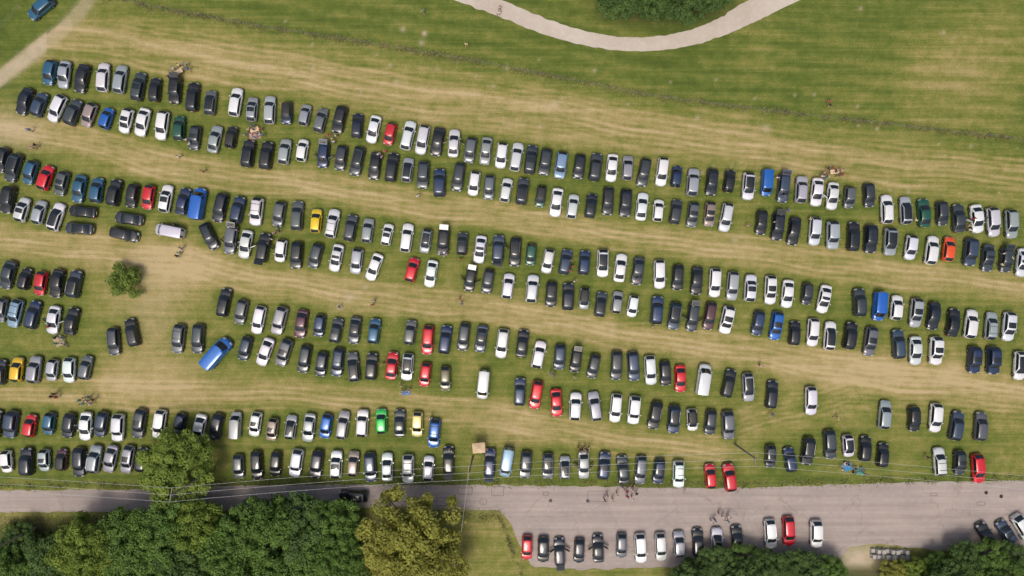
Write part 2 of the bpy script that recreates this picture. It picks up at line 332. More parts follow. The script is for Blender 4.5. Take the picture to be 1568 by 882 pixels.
mp=N(nt,'ShaderNodeMapping'); mp.inputs['Rotation'].default_value=(0,0,math.radians(9)); mp.inputs['Scale'].default_value=(.05,1.5,1); nt.links.new(P,mp.inputs['Vector'])
n1=noise_n(nt,P,.09,5,.6); n2=noise_n(nt,P,.6,6,.7); n3=noise_n(nt,P,4,4,.75); st=noise_n(nt,mp.outputs[0],1.0,5,.65)
f=mth(nt,'ADD',sep.outputs[0],mth(nt,'MULTIPLY',mth(nt,'SUBTRACT',n1,.5),.6))
f=mth(nt,'ADD',f,mth(nt,'MULTIPLY',mth(nt,'SUBTRACT',n2,.5),.75))
f=mth(nt,'ADD',f,mth(nt,'MULTIPLY',mth(nt,'SUBTRACT',n3,.5),.6))
f=mth(nt,'ADD',f,mth(nt,'MULTIPLY',mth(nt,'SUBTRACT',st,.5),.75))
cr=N(nt,'ShaderNodeValToRGB'); nt.links.new(f,cr.inputs[0]); e=cr.color_ramp.elements
e[0].position=.0; e[0].color=(.075,.108,.022,1); e[1].position=1.0; e[1].color=(.47,.37,.20,1)
for p,c in((.25,(.118,.152,.031,1)),(.45,(.195,.20,.052,1)),(.7,(.325,.27,.108,1))):
    k=e.new(p); k.color=c
dm=mth(nt,'MULTIPLY',sep.outputs[1],mth(nt,'ADD',n2,.5))
c1=mixc(nt,mth(nt,'MINIMUM',dm,1.0),cr.outputs[0],(.50,.41,.30))
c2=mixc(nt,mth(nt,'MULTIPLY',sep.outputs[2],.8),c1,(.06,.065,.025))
n4=noise_n(nt,P,9,4,.75); mr=N(nt,'ShaderNodeMapRange'); nt.links.new(n4,mr.inputs[0]); mr.inputs[1].default_value=.28; mr.inputs[2].default_value=.72; mr.inputs[3].default_value=.60; mr.inputs[4].default_value=1.42
vm=N(nt,'ShaderNodeVectorMath',operation='SCALE'); nt.links.new(c2,vm.inputs[0]); nt.links.new(mr.outputs[0],vm.inputs['Scale'])
nt.links.new(vm.outputs[0],b.inputs['Base Color'])
bp=N(nt,'ShaderNodeBump'); bp.inputs['Strength'].default_value=.6; bp.inputs['Distance'].default_value=.12; nt.links.new(n3,bp.inputs['Height']); nt.links.new(bp.outputs[0],b.inputs['Normal'])
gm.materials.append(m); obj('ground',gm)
# ---------------------------------------------------------------- roads
def road_mat(name,c1,c2,c3,crack=True,streak=True):
    m,nt,b=newmat(name); b.inputs['Roughness'].default_value=.85; b.inputs['Specular IOR Level'].default_value=.2
    geo=N(nt,'ShaderNodeNewGeometry'); P=geo.outputs['Position']
    a=noise_n(nt,P,.15,5,.65); d_=noise_n(nt,P,1.3,5,.7); e_=noise_n(nt,P,12,3,.7)
    r=N(nt,'ShaderNodeMapRange'); nt.links.new(a,r.inputs[0]); r.inputs[1].default_value=.35; r.inputs[2].default_value=.65
    c=mixc(nt,r.outputs[0],c1,c2)
    r2=N(nt,'ShaderNodeMapRange'); nt.links.new(d_,r2.inputs[0]); r2.inputs[1].default_value=.5; r2.inputs[2].default_value=.72; r2.inputs[4].default_value=.7
    c=mixc(nt,r2.outputs[0],c,c3)
    if crack:
        v=N(nt,'ShaderNodeTexVoronoi',feature='DISTANCE_TO_EDGE'); v.inputs['Scale'].default_value=.11
        wob=N(nt,'ShaderNodeTexNoise'); wob.inputs['Scale'].default_value=.7; wob.inputs['Detail'].default_value=5; nt.links.new(P,wob.inputs['Vector'])
        va=N(nt,'ShaderNodeVectorMath',operation='MULTIPLY_ADD'); nt.links.new(wob.outputs['Color'],va.inputs[0]); va.inputs[1].default_value=(3,3,0); nt.links.new(P,va.inputs[2])
        nt.links.new(va.outputs[0],v.inputs['Vector'])
        r3=N(nt,'ShaderNodeMapRange'); nt.links.new(v.outputs['Distance'],r3.inputs[0]); r3.inputs[1].default_value=.0; r3.inputs[2].default_value=.009; r3.inputs[3].default_value=.4; r3.inputs[4].default_value=0
        c=mixc(nt,r3.outputs[0],c,(.16,.14,.12))
    if streak:
        mp=N(nt,'ShaderNodeMapping'); mp.inputs['Scale'].default_value=(.03,1.0,1); nt.links.new(P,mp.inputs['Vector'])
        s=noise_n(nt,mp.outputs[0],1.1,4,.6); r4=N(nt,'ShaderNodeMapRange'); nt.links.new(s,r4.inputs[0]); r4.inputs[1].default_value=.3; r4.inputs[2].default_value=.7; r4.inputs[3].default_value=.83; r4.inputs[4].default_value=1.15
        vm=N(nt,'ShaderNodeVectorMath',operation='SCALE'); nt.links.new(c,vm.inputs[0]); nt.links.new(r4.outputs[0],vm.inputs['Scale']); c=vm.outputs[0]
    mr=N(nt,'ShaderNodeMapRange'); nt.links.new(e_,mr.inputs[0]); mr.inputs[1].default_value=.3; mr.inputs[2].default_value=.7; mr.inputs[3].default_value=.83; mr.inputs[4].default_value=1.14
    vm=N(nt,'ShaderNodeVectorMath',operation='SCALE'); nt.links.new(c,vm.inputs[0]); nt.links.new(mr.outputs[0],vm.inputs['Scale'])
    nt.links.new(vm.outputs[0],b.inputs['Base Color']); return m
M_asph=road_mat('weathered_asphalt',(.40,.335,.30),(.33,.285,.262),(.44,.375,.325))
M_grav=road_mat('gravel_path',(.56,.50,.43),(.48,.41,.34),(.60,.55,.48),False,False)
M_tar=simple('tar_repair',(.17,.15,.14),.8)
def ribbon(name,top,bot,mat,z,step=6,jit=1.2):
    x0,x1=top[0][0],top[-1][0]; n=int((x1-x0)/step); vs=[];fs=[]
    for i in range(n+1):
        x=x0+(x1-x0)*i/n
        a=yat(top,x)+jit*2*noise.noise((x*.05,3,0))+jit*noise.noise((x*.3,7,0)); b_=yat(bot,x)+jit*2*noise.noise((x*.05,13,0))+jit*noise.noise((x*.3,17,0))
        A=W(x,a);B=W(x,b_); vs+=[(A[0],A[1],z),(B[0],B[1],z)]
    fs=[(2*i,2*i+1,2*i+3,2*i+2) for i in range(n)]
    me=bpy.data.meshes.new(name); me.from_pydata(vs,[],fs); me.materials.append(mat); me.update(); return obj(name,me)
ribbon('asphalt_road',[(-2500,752),(0,751),(200,750),(330,744),(520,742),(780,743),(1100,748),(1290,742),(1400,738),(1568,736),(4000,730)],
  [(-2500,788),(0,784),(200,784),(520,778),(640,776),(765,782),(782,800),(796,835),(815,868),(900,872),(1035,868),(1060,855),(1290,852),(1300,838),(1340,832),(1500,850),(1568,852),(1700,790),(4000,780)],M_asph,.005)
def path(name,pts,mat,z,jit=.08):
    P=[];n=len(pts)
    for i in range(n-1):
        p0=pts[max(i-1,0)];p1=pts[i];p2=pts[i+1];p3=pts[min(i+2,n-1)]
        for k in range(12):
            t=k/12; q=[.5*((2*p1[j])+(-p0[j]+p2[j])*t+(2*p0[j]-5*p1[j]+4*p2[j]-p3[j])*t*t+(-p0[j]+3*p1[j]-3*p2[j]+p3[j])*t**3) for j in(0,1,2)]
            P.append(q)
    P.append(pts[-1]); vs=[];
    for i,p in enumerate(P):
        a=P[max(i-1,0)];c=P[min(i+1,len(P)-1)]; A=W(a[0],a[1]);C=W(c[0],c[1]); X,Y=W(p[0],p[1])
        t=Vector((C[0]-A[0],C[1]-A[1])).normalized(); nn=Vector((-t.y,t.x)); h=p[2]/S/2
        j1=jit*2*noise.noise((i*.4,1,0)); j2=jit*2*noise.noise((i*.4,9,0))
        vs+=[(X+nn.x*(h+j1),Y+nn.y*(h+j1),z),(X-nn.x*(h+j2),Y-nn.y*(h+j2),z)]
    me=bpy.data.meshes.new(name); me.from_pydata(vs,[],[(2*i,2*i+1,2*i+3,2*i+2) for i in range(len(P)-1)]); me.materials.append(mat); me.update(); return obj(name,me)
path('gravel_path',[(560,-90,26),(660,-30,26),(725,-3,26),(775,16,25),(830,39,24),(890,57,22),(950,67,21),(1010,66,22),(1060,57,24),(1105,41,27),(1145,20,34),(1200,-6,32),(1300,-50,30)],M_grav,.005,.12)
b=MB()
def prect(cx,cy,w,h,lw=.09,rot=0):
    X,Y=W(cx,cy); w/=S;h/=S
    for (ox,oy,a,c) in((0,h/2,w,lw),(0,-h/2,w,lw),(-w/2,0,lw,h-lw),(w/2,0,lw,h-lw)):
        x0,x1=X+ox-a/2,X+ox+a/2;y0,y1=Y+oy-c/2,Y+oy+c/2
        b.add([(x0,y0,.01),(x1,y0,.01),(x1,y1,.01),(x0,y1,.01)],[(0,1,2,3)],0)
for r in((762,752,18,14),(676,768,14,12),(740,768,10,8),(915,760,30,16),(712,752,22,10),(836,756,8,5),(1502,771,12,5),(1430,757,10,4)): prect(*r)
obj('tar_repair_patches',b.mesh('tar_repair_patches',[M_tar],0))
b=MB()
for x in(843,900,1510,1533):
    X,Y=W(x,random.uniform(752,772)); b.cyl((X,Y,.0),(X,Y,.02),.3,.3,0,16)
obj('manhole_covers',b.mesh('manhole_covers',[M_trim],0))
# ---------------------------------------------------------------- trees
def foliage(name,dark,light):
    m,nt,b=newmat(name); b.inputs['Roughness'].default_value=.6; b.inputs['Specular IOR Level'].default_value=.25
    av=N(nt,'ShaderNodeAttribute',attribute_name='tone'); sp=N(nt,'ShaderNodeSeparateColor'); nt.links.new(av.outputs['Color'],sp.inputs[0])
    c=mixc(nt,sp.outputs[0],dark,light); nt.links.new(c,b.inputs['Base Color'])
    tr=N(nt,'ShaderNodeBsdfTranslucent'); nt.links.new(c,tr.inputs['Color']); ms=N(nt,'ShaderNodeMixShader'); ms.inputs[0].default_value=.3
    out=nt.nodes['Material Output']; nt.links.new(b.outputs[0],ms.inputs[1]); nt.links.new(tr.outputs[0],ms.inputs[2]); nt.links.new(ms.outputs[0],out.inputs[0])
    return m
M_bark=simple('bark',(.10,.075,.05),.9,scale=3,noise_amt=.4)
F={'g':foliage('oak_leaves',(.05,.10,.02),(.17,.29,.055)),'y':foliage('ash_leaves',(.09,.14,.02),(.27,.36,.06)),'d':foliage('dark_leaves',(.045,.085,.024),(.13,.22,.055)),'o':foliage('maple_leaves',(.15,.16,.025),(.40,.40,.08)),'b':foliage('shrub_leaves',(.12,.18,.03),(.25,.34,.07))}
def tree_mesh(name,fol,R,Ht,nl,leaves,seed,lobe=.24,ls=.2,irr=.3):
    r=np.random.default_rng(seed); b=MB()
    cz=Ht-R*.75
    b.cyl((0,0,-.1),(0.1,0,cz*.6),R*.075,R*.05,0,8); b.cyl((.1,0,cz*.6),(0,.1,cz+R*.3),R*.05,R*.02,0,7)
    lobes=[]
    for i in range(nl):
        u=(i+.5)/nl; ph=i*2.39996+r.uniform(-.3,.3); zz=1-1.35*u; rad=math.sqrt(max(0,1-zz*zz))
        irrf=1+irr*noise.noise((math.cos(ph)*1.4+seed,math.sin(ph)*1.4,zz*1.5))+r.uniform(-.14,.06)
        k=R*(1-lobe*.6)*irrf
        c=np.array([rad*math.cos(ph)*k,rad*math.sin(ph)*k,cz+zz*k*.72]); lobes.append((c,R*lobe*r.uniform(.6,1.3),r.uniform(0,1)))
    for i in range(int(nl*.3)):
        v=r.normal(size=3); v/=np.linalg.norm(v); c=v*R*.5*r.uniform(.4,1); c[2]=c[2]*.7+cz; lobes.append((c,R*lobe*1.1,r.uniform(0,.3)))
    for i in range(0,len(lobes),3):
        c=lobes[i][0]; a=(0,0.05,cz*random.uniform(.55,.95)); mid=Vector(a).lerp(Vector(c),.55)+Vector((0,0,-.1*R))
        b.cyl(a,mid,R*.028,R*.017,0,5); b.cyl(mid,c,R*.017,R*.006,0,5)
    tv=np.array(b.v); tf=b.f; nb=len(tf)
    n=leaves*len(lobes)
    C=np.repeat(np.array([l[0] for l in lobes]),leaves,0); RR=np.repeat([l[1] for l in lobes],leaves); TN=np.repeat([l[2] for l in lobes],leaves)
    v=r.normal(size=(n,3)); v/=np.linalg.norm(v,axis=1)[:,None]; v[:,2]=np.where(v[:,2]<-.2,-v[:,2],v[:,2])
    rr=RR*(.45+.55*r.random(n)**.5)*(1+.22*r.normal(size=n)*(r.random(n)<.25))
    pos=C+v*rr[:,None]*np.array([1,1,.9])
    nrm=v*.75+r.normal(size=(n,3))*.4+np.array([0,0,.3]); nrm/=np.linalg.norm(nrm,axis=1)[:,None]
    t=np.cross(nrm,r.normal(size=(n,3))); t/=np.linalg.norm(t,axis=1)[:,None]; bt=np.cross(nrm,t)
    s=ls*(.6+.8*r.random(n))[:,None]
    quad=np.stack([pos-t*s,pos-bt*s*.6,pos+t*s,pos+bt*s*.6],1).reshape(-1,3)
    o=len(tv); verts=np.vstack([tv,quad]); faces=tf+(np.arange(4*n).reshape(-1,4)+o).tolist()
    me=bpy.data.meshes.new(name); me.from_pydata(verts.tolist(),[],faces)
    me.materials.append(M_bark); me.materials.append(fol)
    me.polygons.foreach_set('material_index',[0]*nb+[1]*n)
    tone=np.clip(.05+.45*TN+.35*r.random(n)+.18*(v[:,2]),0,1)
    colr=np.zeros((len(verts),4),np.float32); colr[:,3]=1; colr[o:,0]=np.repeat(tone,4)
    a=me.color_attributes.new('tone','FLOAT_COLOR','POINT'); a.data.foreach_set('color',colr.ravel()); me.update(); return me
TM={}
for k in F:
    if k=='b': TM[k]=[tree_mesh('shrub_mesh',F[k],2.6,2.8,26,90,5,.3,.16,.5)]
    elif k in 'yo': TM[k]=[tree_mesh('tree_mesh_'+k,F[k],6,11,70,185,ord(k)+j,.2,.2,.5) for j in range(2)]
    else: TM[k]=[tree_mesh('tree_mesh_'+k,F[k],6,11.5,80,175,ord(k)+i,.185,.2,.5) for i in range(3 if k=='g' else 2)]
def tree(px,py,rpx,k,h=None,name='deciduous_tree'):
    R=rpx/S*.93; sc=R/(2.6 if k=='b' else 6); zc=(1.5 if k=='b' else 7)*sc
    X,Y=W(px,py,zc); hs=random.uniform(.8,1.15)*(1 if h is None else h)
    obj(name,random.choice(TM[k]),(X,Y,0),random.uniform(0,6.28),(sc,sc,sc*hs))
tree(255,722,62,'y',.75)
tree(190,428,28,'b',name='hawthorn_bush')
tree(632,832,72,'o',.8); tree(596,862,40,'o',.8); tree(668,872,45,'o',.8) 
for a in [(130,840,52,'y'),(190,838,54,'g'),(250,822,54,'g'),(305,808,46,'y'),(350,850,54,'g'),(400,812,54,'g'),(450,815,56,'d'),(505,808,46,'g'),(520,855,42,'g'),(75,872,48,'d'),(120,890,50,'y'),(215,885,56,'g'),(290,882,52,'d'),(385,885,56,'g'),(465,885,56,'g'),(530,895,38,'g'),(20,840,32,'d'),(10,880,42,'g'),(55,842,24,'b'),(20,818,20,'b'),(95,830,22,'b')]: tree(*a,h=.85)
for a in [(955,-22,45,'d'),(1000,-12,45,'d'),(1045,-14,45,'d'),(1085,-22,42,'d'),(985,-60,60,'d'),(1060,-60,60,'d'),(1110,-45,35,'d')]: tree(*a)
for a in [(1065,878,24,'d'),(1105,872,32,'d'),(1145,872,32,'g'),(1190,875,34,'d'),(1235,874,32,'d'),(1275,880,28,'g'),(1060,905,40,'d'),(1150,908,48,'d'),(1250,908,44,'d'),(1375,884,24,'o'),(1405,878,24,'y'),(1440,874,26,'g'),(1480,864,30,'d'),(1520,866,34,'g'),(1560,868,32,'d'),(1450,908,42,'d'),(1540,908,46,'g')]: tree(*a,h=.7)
# long grass
def grass_strip(name,pts,width,count,c1,c2,hh=.45):
    m=foliage(name+'_blades',c1,c2)
    L=[];tot=0
    for a,b_ in zip(pts[:-1],pts[1:]):
        l=math.hypot(b_[0]-a[0],b_[1]-a[1]); L.append(l);tot+=l
    seg=rng.choice(len(L),count,p=np.array(L)/tot); t=rng.random(count); A=np.array(pts)[seg];B=np.array(pts)[seg+1]
    p=A+(B-A)*t[:,None]; p[:,1]+=rng.normal(size=count)*width
    X=(p[:,0]-784)/S;Y=(441-p[:,1])/S
    cl=np.array([noise.noise((x*.6,y*.6,2)) for x,y in zip(X,Y)])
    keep=cl+rng.random(count)*.6>.15; X,Y,cl=X[keep],Y[keep],cl[keep]; n=len(X)
    ang=rng.random(n)*6.28; h=hh*(.5+rng.random(n))*(1+cl); lean=rng.normal(size=(n,2))*.25
    w=.04+.04*rng.random(n); base=np.stack([X,Y,np.zeros(n)],1); dx=np.stack([np.cos(ang)*w,np.sin(ang)*w,np.zeros(n)],1)
    tip=base+np.stack([lean[:,0],lean[:,1],h],1)
    vs=np.stack([base-dx,base+dx,tip],1).reshape(-1,3)
    me=bpy.data.meshes.new(name); me.from_pydata(vs.tolist(),[],np.arange(3*n).reshape(-1,3).tolist()); me.materials.append(m)
    colr=np.zeros((3*n,4),np.float32); colr[:,0]=np.repeat(rng.random(n),3); colr[:,3]=1
    a=me.color_attributes.new('tone','FLOAT_COLOR','POINT'); a.data.foreach_set('color',colr.ravel()); me.update(); obj(name,me)
grass_strip('long_grass',FENCE,3.2,9000,(.15,.16,.05),(.36,.31,.16),.2)
grass_strip('verge_grass',[(-40,744),(200,743),(330,738),(520,737),(780,738),(1100,742),(1290,737),(1600,731)],3.5,9000,(.15,.20,.05),(.32,.31,.12),.2)
grass_strip('verge_weeds',[(-40,796),(200,798),(520,790),(640,786),(765,790),(780,830),(800,880)],5,7000,(.16,.20,.05),(.36,.31,.15),.2)
# ---------------------------------------------------------------- fence
M_wood=simple('weathered_wood',(.26,.21,.16),.85,scale=5,noise_amt=.35)
M_wire=simple('steel_wire',(.35,.35,.36),.4,.7)
def fence(name,pts,step=3.0):
    b=MB(); P=[W(*p) for p in pts]; posts=[]
    for (x0,y0),(x1,y1) in zip(P[:-1],P[1:]):
        l=math.hypot(x1-x0,y1-y0); n=max(1,int(l/step))
        for i in range(n): posts.append((x0+(x1-x0)*i/n,y0+(y1-y0)*i/n))
    for i,(x,y) in enumerate(posts):
        b.cyl((x,y,-.1),(x+random.uniform(-.03,.03),y,1.15+random.uniform(-.05,.05)),.06,.05,0,7)
        if i: 
            for z in(.35,.7,1.05): b.cyl((*posts[i-1],z),(x,y,z),.006,.006,1,4)
    obj(name,b.mesh(name,[M_wood,M_wire]))
fence('wire_fence',FENCE); fence('wire_fence',[(-60,110),(0,48),(35,10),(70,-30)])
# ---------------------------------------------------------------- power poles
M_por=simple('porcelain_insulator',(.5,.5,.48),.25)
def pole(px,py,h,ang):
    b=MB(); b.cyl((0,0,-.2),(0,0,h),.17,.11,0,12)
    c,s=math.cos(ang),math.sin(ang)
    b.box((0,.12,h-.35),(2.2,.12,.14),0)
    b.cyl((-.6,.1,h-.4),(0,.1,h-1.1),.025,.025,1,6); b.cyl((.6,.1,h-.4),(0,.1,h-1.1),.025,.025,1,6)
    for x in(-1,0,1): b.cyl((x,.12,h-.28),(x,.12,h-.08),.05,.03,2,8)
    b.box((0,-.14,1.7),(.2,.02,.3),1)
    X,Y=W(px,py); obj('power_pole',b.mesh('power_pole',[M_wood,M_wire,M_por]),(X,Y,0),ang)
    return [Vector((X+c*x-s*.12,Y+s*x+c*.12,h-.06)) for x in(-1,0,1)]
p1=pole(328,718,14,math.radians(80)); p2=pole(724,700,9.5,math.radians(88)); p3=pole(1125,680,10,math.radians(84)); p0=pole(55,808,9,math.radians(80))
M_cable=simple('aluminium_cable',(.6,.6,.6),.5,.1)
def cable(a,b_,sag):
    b=MB(); prev=None
    for i in range(25):
        t=i/24; p=a.lerp(b_,t); p.z-=sag*4*t*(1-t)
        if prev is not None: b.cyl(prev,p,.015,.015,0,5)
        prev=p
    return b
for A,B in((p1,p2),(p2,p3)):
    for i in range(3):
        obj('power_line',cable(A[i],B[i],.9).mesh('power_line',[M_cable]))
X,Y=W(1700,735); 
for i in range(3): obj('power_line',cable(p3[i],Vector((X,Y+i-1,9)),1.2).mesh('power_line',[M_cable]))
X,Y=W(-300,700)
for i in range(3): obj('power_line',cable(p1[i],Vector((X,Y+i-1,9)),1).mesh('power_line',[M_cable]))
X,Y=W(700,880); obj('power_line',cable(p2[1],Vector((X,Y,5)),.4).mesh('power_line',[M_cable]))
# ---------------------------------------------------------------- concrete blocks, parasol, blankets
M_conc=simple('concrete',(.40,.38,.35),.9,scale=4,noise_amt=.25)
b=MB()
for i in range(8):
    for j in range(2):
        for k in range(2 if (i+j)%3 else 1):
            X,Y=W(1335+i*7.2,842+j*8+i*.3); b.box((X,Y,.22+.44*k),(.62+random.uniform(-.05,.05),.68,.42),0,rot=random.uniform(-.2,.2),taper=.93)
obj('concrete_block_pile',b.mesh('concrete_block_pile',[M_conc],0))
M_can=simple('canvas',(.70,.52,.32),.9)
b=MB(); z=2.3
vs=[(-1,-.8,z),(1,-.8,z),(1,.8,z),(-1,.8,z),(0,0,z+.45)]
b.add(vs,[(0,1,4),(1,2,4),(2,3,4),(3,0,4)],0)
b.add([(x,y,zz-.12) for x,y,zz in vs[:4]]+vs[:4],[(0,1,5,4),(1,2,6,5),(2,3,7,6),(3,0,4,7)],0)
b.cyl((0,0,0),(0,0,z+.5),.025,.025,1,8); b.cyl((0,0,0),(0,0,.08),.3,.28,1,14)
X,Y=W(733,686,2.3); obj('garden_parasol',b.mesh('garden_parasol',[M_can,M_wood],0),(X,Y,0),.1)
M_cloth=objcolor('cloth',.9,0,0,.05,3)
def blanket(px,py,w,h,c,rot):
    n=8; vs=[(w*(i/n-.5),h*(j/n-.5),max(.012,.02+.03*noise.noise((i*.7,j*.7,px)))) for i in range(n+1) for j in range(n+1)]
    me=bpy.data.meshes.new('picnic_blanket'); me.from_pydata(vs,[],[(i*(n+1)+j,(i+1)*(n+1)+j,(i+1)*(n+1)+j+1,i*(n+1)+j+1) for i in range(n) for j in range(n)])
    me.materials.append(M_cloth); X,Y=W(px,py); obj('picnic_blanket',me,(X,Y,0),rot,1,c)
blanket(1298,715,1.4,1.2,(.05,.22,.45),.3); blanket(1317,722,1.3,1.1,(.08,.28,.22),-.2); blanket(390,207,1.8,1.4,(.45,.3,.25),.2); blanket(90,523,1.4,1.4,(.4,.32,.2),.5); blanket(622,602,1.4,.6,(.1,.2,.45),.1)
def picnic_table(px,py,rot):
    b=MB(); b.box((0,0,.72),(1.4,.7,.04),0)
    for x in(-.6,.6):
        for y in(-.28,.28): b.cyl((x,y,0),(x,y,.70),.02,.02,1,6)
    b.box((.2,.1,.80),(.3,.2,.12),2,.3); b.cyl((-.3,0,.74),(-.3,0,.95),.04,.03,3,8); b.cyl((-.1,-.15,.74),(-.1,-.15,.76),.12,.13,2,12)
    X,Y=W(px,py); obj('folding_table',b.mesh('folding_table',[M_can,M_wire,M_head,M_tail],30),(X,Y,0),rot)
picnic_table(392,200,.3); picnic_table(1275,264,.1); picnic_table(276,112,.5)
# ---------------------------------------------------------------- people
M_skin=simple('skin',(.5,.3,.21),.6); M_hair=simple('hair',(.09,.05,.03),.7); M_trou=simple('denim',(.05,.07,.13),.9); M_short=simple('khaki_shorts',(.28,.23,.16),.9); M_shoe=simple('shoes',(.05,.045,.04),.8)
def person(name,pose,legs=3):
    J=dict(pel=(0,0,.95),spi=(0,0,1.15),che=(0,0,1.36),nec=(0,-.01,1.50),hed=(0,-.02,1.58))
    for s,k in((-1,'l'),(1,'r')):
        J.update({k+'sh':(s*.19,0,1.42),k+'el':(s*.25,.02,1.13),k+'wr':(s*.26,-.05,.88),k+'pa':(s*.26,-.06,.80),
          k+'hi':(s*.095,0,.90),k+'kn':(s*.11,-.01,.49),k+'an':(s*.11,.02,.09),k+'to':(s*.12,-.17,.04)})
    J.update(pose)
    R=dict(pel=.13,spi=.12,che=.14,nec=.055,hed=.05)
    for k in'lr': R.update({k+'sh':.062,k+'el':.043,k+'wr':.028,k+'pa':.034,k+'hi':.095,k+'kn':.06,k+'an':.04,k+'to':.035})
    lab=dict(pel=legs,spi=2,che=2,nec=0,hed=0)
    for k in'lr': lab.update({k+'sh':2,k+'el':0,k+'wr':0,k+'pa':0,k+'hi':legs,k+'kn':legs if legs==3 else 0,k+'an':legs if legs==3 else 0,k+'to':5})
    E=[('pel','spi'),('spi','che'),('che','nec'),('nec','hed')]
    for k in'lr': E+=[('che',k+'sh'),(k+'sh',k+'el'),(k+'el',k+'wr'),(k+'wr',k+'pa'),('pel',k+'hi'),(k+'hi',k+'kn'),(k+'kn',k+'an'),(k+'an',k+'to')]
    names=list(J); vs=[Vector(J[n]) for n in names]; rad=[R[n] for n in names]; lb=[lab[n] for n in names]; ed=[(names.index(a),names.index(b_)) for a,b_ in E]
    for s,k in((-1,'l'),(1,'r')):
        wr=Vector(J[k+'wr']);pa=Vector(J[k+'pa']); dr=(pa-wr).normalized(); up=Vector((0,-1,0)) if abs(dr.y)<.8 else Vector((0,0,1)); side=dr.cross(up).normalized(); fw=side.cross(dr)
        pi=names.index(k+'pa')
        for f_ in range(4):
            o=fw*(f_-1.5)*.021; L=(.065,.078,.072,.055)[f_]
            a=len(vs); vs+=[pa+o+dr*.02,pa+o+dr*(.02+L*.5),pa+o+dr*(.02+L)+side*-s*.015]; rad+=[.010,.009,.008]; lb+=[0]*3
            ed+=[(pi,a),(a,a+1),(a+1,a+2)]
        a=len(vs); vs+=[wr+dr*.03+fw*.035,wr+dr*.07+fw*.05]; rad+=[.011,.009]; lb+=[0]*2; ed+=[(names.index(k+'wr'),a),(a,a+1)]
    me=bpy.data.meshes.new('sk'); me.from_pydata(vs,ed,[]); o=bpy.data.objects.new('sk',me); col.objects.link(o)
    o.modifiers.new('s','SKIN')
    for i,v in enumerate(me.skin_vertices[0].data): v.radius=(rad[i],rad[i]); v.use_root=(i==0)
    ss=o.modifiers.new('u','SUBSURF'); ss.levels=1; ss.render_levels=1
    dg=bpy.context.evaluated_depsgraph_get(); dg.update(); e=o.evaluated_get(dg); em=bpy.data.meshes.new_from_object(e)
    b=MB(); SV=[];SL=[]
    for a,c in ed:
        for t in(0,.25,.5,.75,1): SV.append(vs[a].lerp(vs[c],t)); SL.append(lb[a] if t<.5 else lb[c])
        if names[a:a+1] in(['lsh'],['rsh']): SL[-3]=2
    SVn=np.array([tuple(v) for v in SV])
    ev=[v.co.copy() for v in em.vertices]; fs=[list(p.vertices) for p in em.polygons]; ms=[]
    for p in em.polygons:
        c=np.array(tuple(p.center)); ms.append(SL[int(np.argmin(((SVn-c)**2).sum(1)))])
    b.add(ev,fs,ms)
    hc=Vector(J['hed'])+Vector((0,-.015,.07)); n1_,n2_=14,10; hv=[];hf=[];hm=[]
    for i in range(n2_+1):
        th=math.pi*i/n2_
        for j in range(n1_):
            ph=2*math.pi*j/n1_; x=math.sin(th)*math.cos(ph);y=math.sin(th)*math.sin(ph);zz=math.cos(th)
            wz=1-.28*max(0,-zz)
            hv.append(hc+Vector((x*.078*wz,y*.10*wz+(-.012 if (y<-.9 and -.3<zz<.1) else 0),zz*.12)))
    for i in range(n2_):
        for j in range(n1_):
            f_=(i*n1_+j,(i+1)*n1_+j,(i+1)*n1_+(j+1)%n1_,i*n1_+(j+1)%n1_); hf.append(f_)
            c=sum((hv[q_] for q_ in f_),Vector())/4-hc; hm.append(1 if (c.z>.055 or (c.y>.0 and c.z>-.07)) else 0)
    b.add(hv,hf,hm)
    b.cyl(hc+Vector((0,-.09,.015)),hc+Vector((0,-.125,-.02)),.008,.016,0,6)
    for s in(-1,1):
        b.cyl(hc+Vector((s*.074,.005,0)),hc+Vector((s*.09,.012,.005)),.026,.03,0,8)
        b.cyl(hc+Vector((s*.03,-.088,.012)),hc+Vector((s*.03,-.097,.012)),.011,.009,5,8)
    b.box(hc+Vector((0,-.088,-.055)),(.045,.012,.01),6)
    out=b.mesh(name,[M_skin,M_hair,M_cloth,M_trou,M_short,M_shoe,M_tail],60)
    bpy.data.objects.remove(o); return out
walk=dict(lkn=(-.11,-.20,.52),lan=(-.11,-.28,.10),lto=(-.12,-.47,.08),rkn=(.11,.05,.50),ran=(.11,.30,.16),rto=(.12,.16,.05),lel=(-.25,.12,1.15),lwr=(-.25,.05,.92),lpa=(-.25,.03,.84),rel=(.25,-.08,1.15),rwr=(.25,-.26,1.0),rpa=(.25,-.33,.97))
sit={k:(v[0],v[1],v[2]-.83) for k,v in dict(pel=(0,0,.95),spi=(0,.02,1.15),che=(0,-.02,1.36),nec=(0,-.05,1.5),hed=(0,-.08,1.58),lsh=(-.19,-.02,1.42),rsh=(.19,-.02,1.42),lhi=(-.095,-.02,.94),rhi=(.095,-.02,.94)).items()}
sit.update(lkn=(-.16,-.42,.34),rkn=(.18,-.44,.30),lan=(-.12,-.72,.06),ran=(.15,-.74,.06),lto=(-.13,-.90,.05),rto=(.16,-.92,.05),lel=(-.27,-.16,.38),rel=(.27,-.14,.38),lwr=(-.2,-.38,.40),rwr=(.2,-.36,.40),lpa=(-.17,-.45,.38),rpa=(.17,-.43,.38))
PM=[person('standing_person_body',{}),person('standing_person_body',dict(rel=(.27,-.06,1.15),rwr=(.2,-.3,1.15),rpa=(.18,-.37,1.18)),4),person('walking_person_body',walk,4),person('sitting_person_body',sit,3)]
SH=[(.8,.8,.8),(.8,.8,.8),(.6,.04,.05),(.05,.18,.5),(.02,.02,.025),(.75,.45,.5),(.75,.65,.35),(.1,.4,.35)]
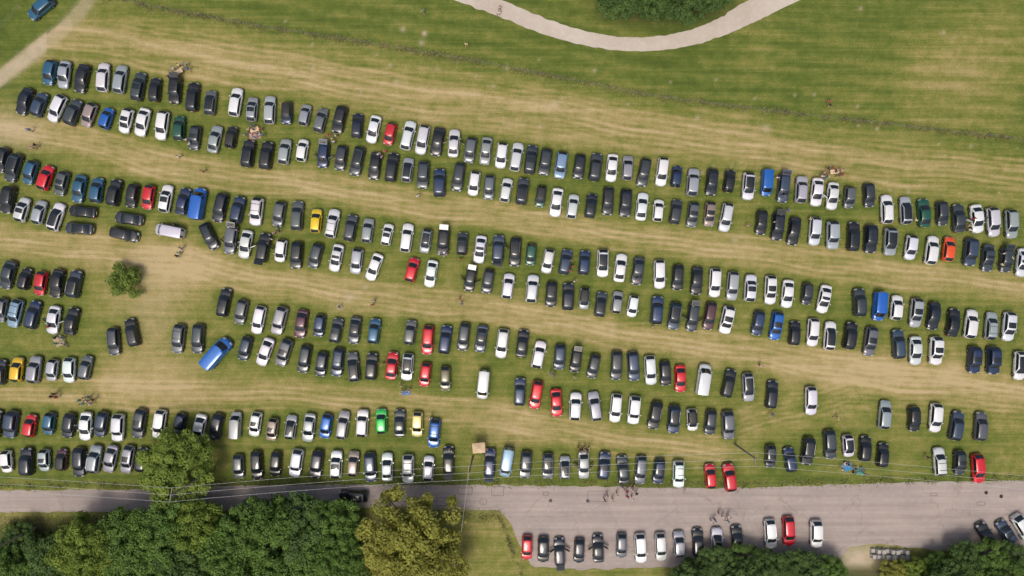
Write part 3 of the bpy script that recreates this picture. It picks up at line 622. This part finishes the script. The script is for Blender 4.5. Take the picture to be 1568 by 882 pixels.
people="""388,198 395,204s 383,204s 399,197 390,210 381,198 402,206 376,206 386,192 280,104 284,98 274,100 263,110 270,118 288,106 259,118 266,104 508,212 514,207 503,206 497,220 511,217 1262,264 1268,258 1277,257 1284,268 1288,260 1259,270 1272,268s 1280,262 1290,267 1265,273 275,387 277,380 271,392 273,240 268,344 45,199 54,222 50,226 83,603 79,607 86,608 132,614 127,618 138,618 143,612 122,613 135,608 620,598 625,601 615,600 628,597 572,461 570,467 704,457 707,465 895,688 890,692 902,687 899,694 886,686 955,748 960,752 965,746 970,750 975,756 930,758 926,765 945,757 968,762 951,743 961,760 938,765 972,744 1102,788 1108,792 1114,797 1095,796 1090,799 1117,790 1296,711s 1303,715s 1315,720s 1323,718s 1310,726s 1290,718 1326,726 765,12w 763,20w 648,17w 1270,155w 1272,161w 1183,635 1283,640 1401,337 760,405 877,408 873,414 1190,272 1207,322 1200,300 676,388 681,391 684,386 424,349 420,356 428,354 357,345 350,348 412,372 416,366 880,577 843,571 848,575 714,68w 79,518s 88,516s 93,526s 86,526 96,518 1490,335 1483,345 1533,405 1548,395 690,690 745,687 728,690 737,692 741,682 1145,345 590,232 580,236 1060,468 975,430 690,216 495,245 1165,560 1420,700 607,575 75,500 1240,335 880,430 660,640 520,470w 1000,500w 310,262w 640,300w 285,214 291,220 585,240 755,402 765,408 705,397 872,400 1484,352 1536,388 362,352 1186,340 1194,330 608,541 613,590 744,716 757,690"""
for q_ in people.split():
    k=q_[-1] if q_[-1] in'sw' else ''; x,y=map(float,q_.rstrip('sw').split(','))
    i=3 if k=='s' else 2 if k=='w' else random.choice([0,1,1,0,2])
    X,Y=W(x,y,1.0); nm=('standing_person','standing_person','walking_person','sitting_person')[i]
    obj(nm,PM[i],(X,Y,.0 if i<3 else .02),random.uniform(0,6.28),random.uniform(1.0,1.1),random.choice(SH))
# ---------------------------------------------------------------- light
w=bpy.data.worlds.new('World'); scene.world=w; w.use_nodes=True; nt=w.node_tree
sk=nt.nodes.new('ShaderNodeTexSky'); sk.sky_type='NISHITA'; sk.sun_disc=False
EL,AZ=66,200
sk.sun_elevation=math.radians(EL); sk.sun_rotation=math.radians(AZ); sk.air_density=1.0; sk.dust_density=7.0; sk.ozone_density=1.0
nt.links.new(sk.outputs[0],nt.nodes['Background'].inputs[0]); nt.nodes['Background'].inputs[1].default_value=.115
sd=bpy.data.lights.new('sun','SUN'); sd.energy=1.4; sd.angle=math.radians(20); sd.color=(1,.95,.87)
so=bpy.data.objects.new('sun',sd); col.objects.link(so)
dv=Vector((math.sin(math.radians(AZ))*math.cos(math.radians(EL)),math.cos(math.radians(AZ))*math.cos(math.radians(EL)),math.sin(math.radians(EL))))
so.rotation_euler=dv.to_track_quat('Z','Y').to_euler(); so.location=(0,0,60)
cd=bpy.data.cameras.new('camera'); cd.lens=24; cd.sensor_width=36; cd.clip_end=5000
co_=bpy.data.objects.new('camera',cd); col.objects.link(co_); co_.location=(0,0,H); co_.rotation_euler=(0,0,0); scene.camera=co_
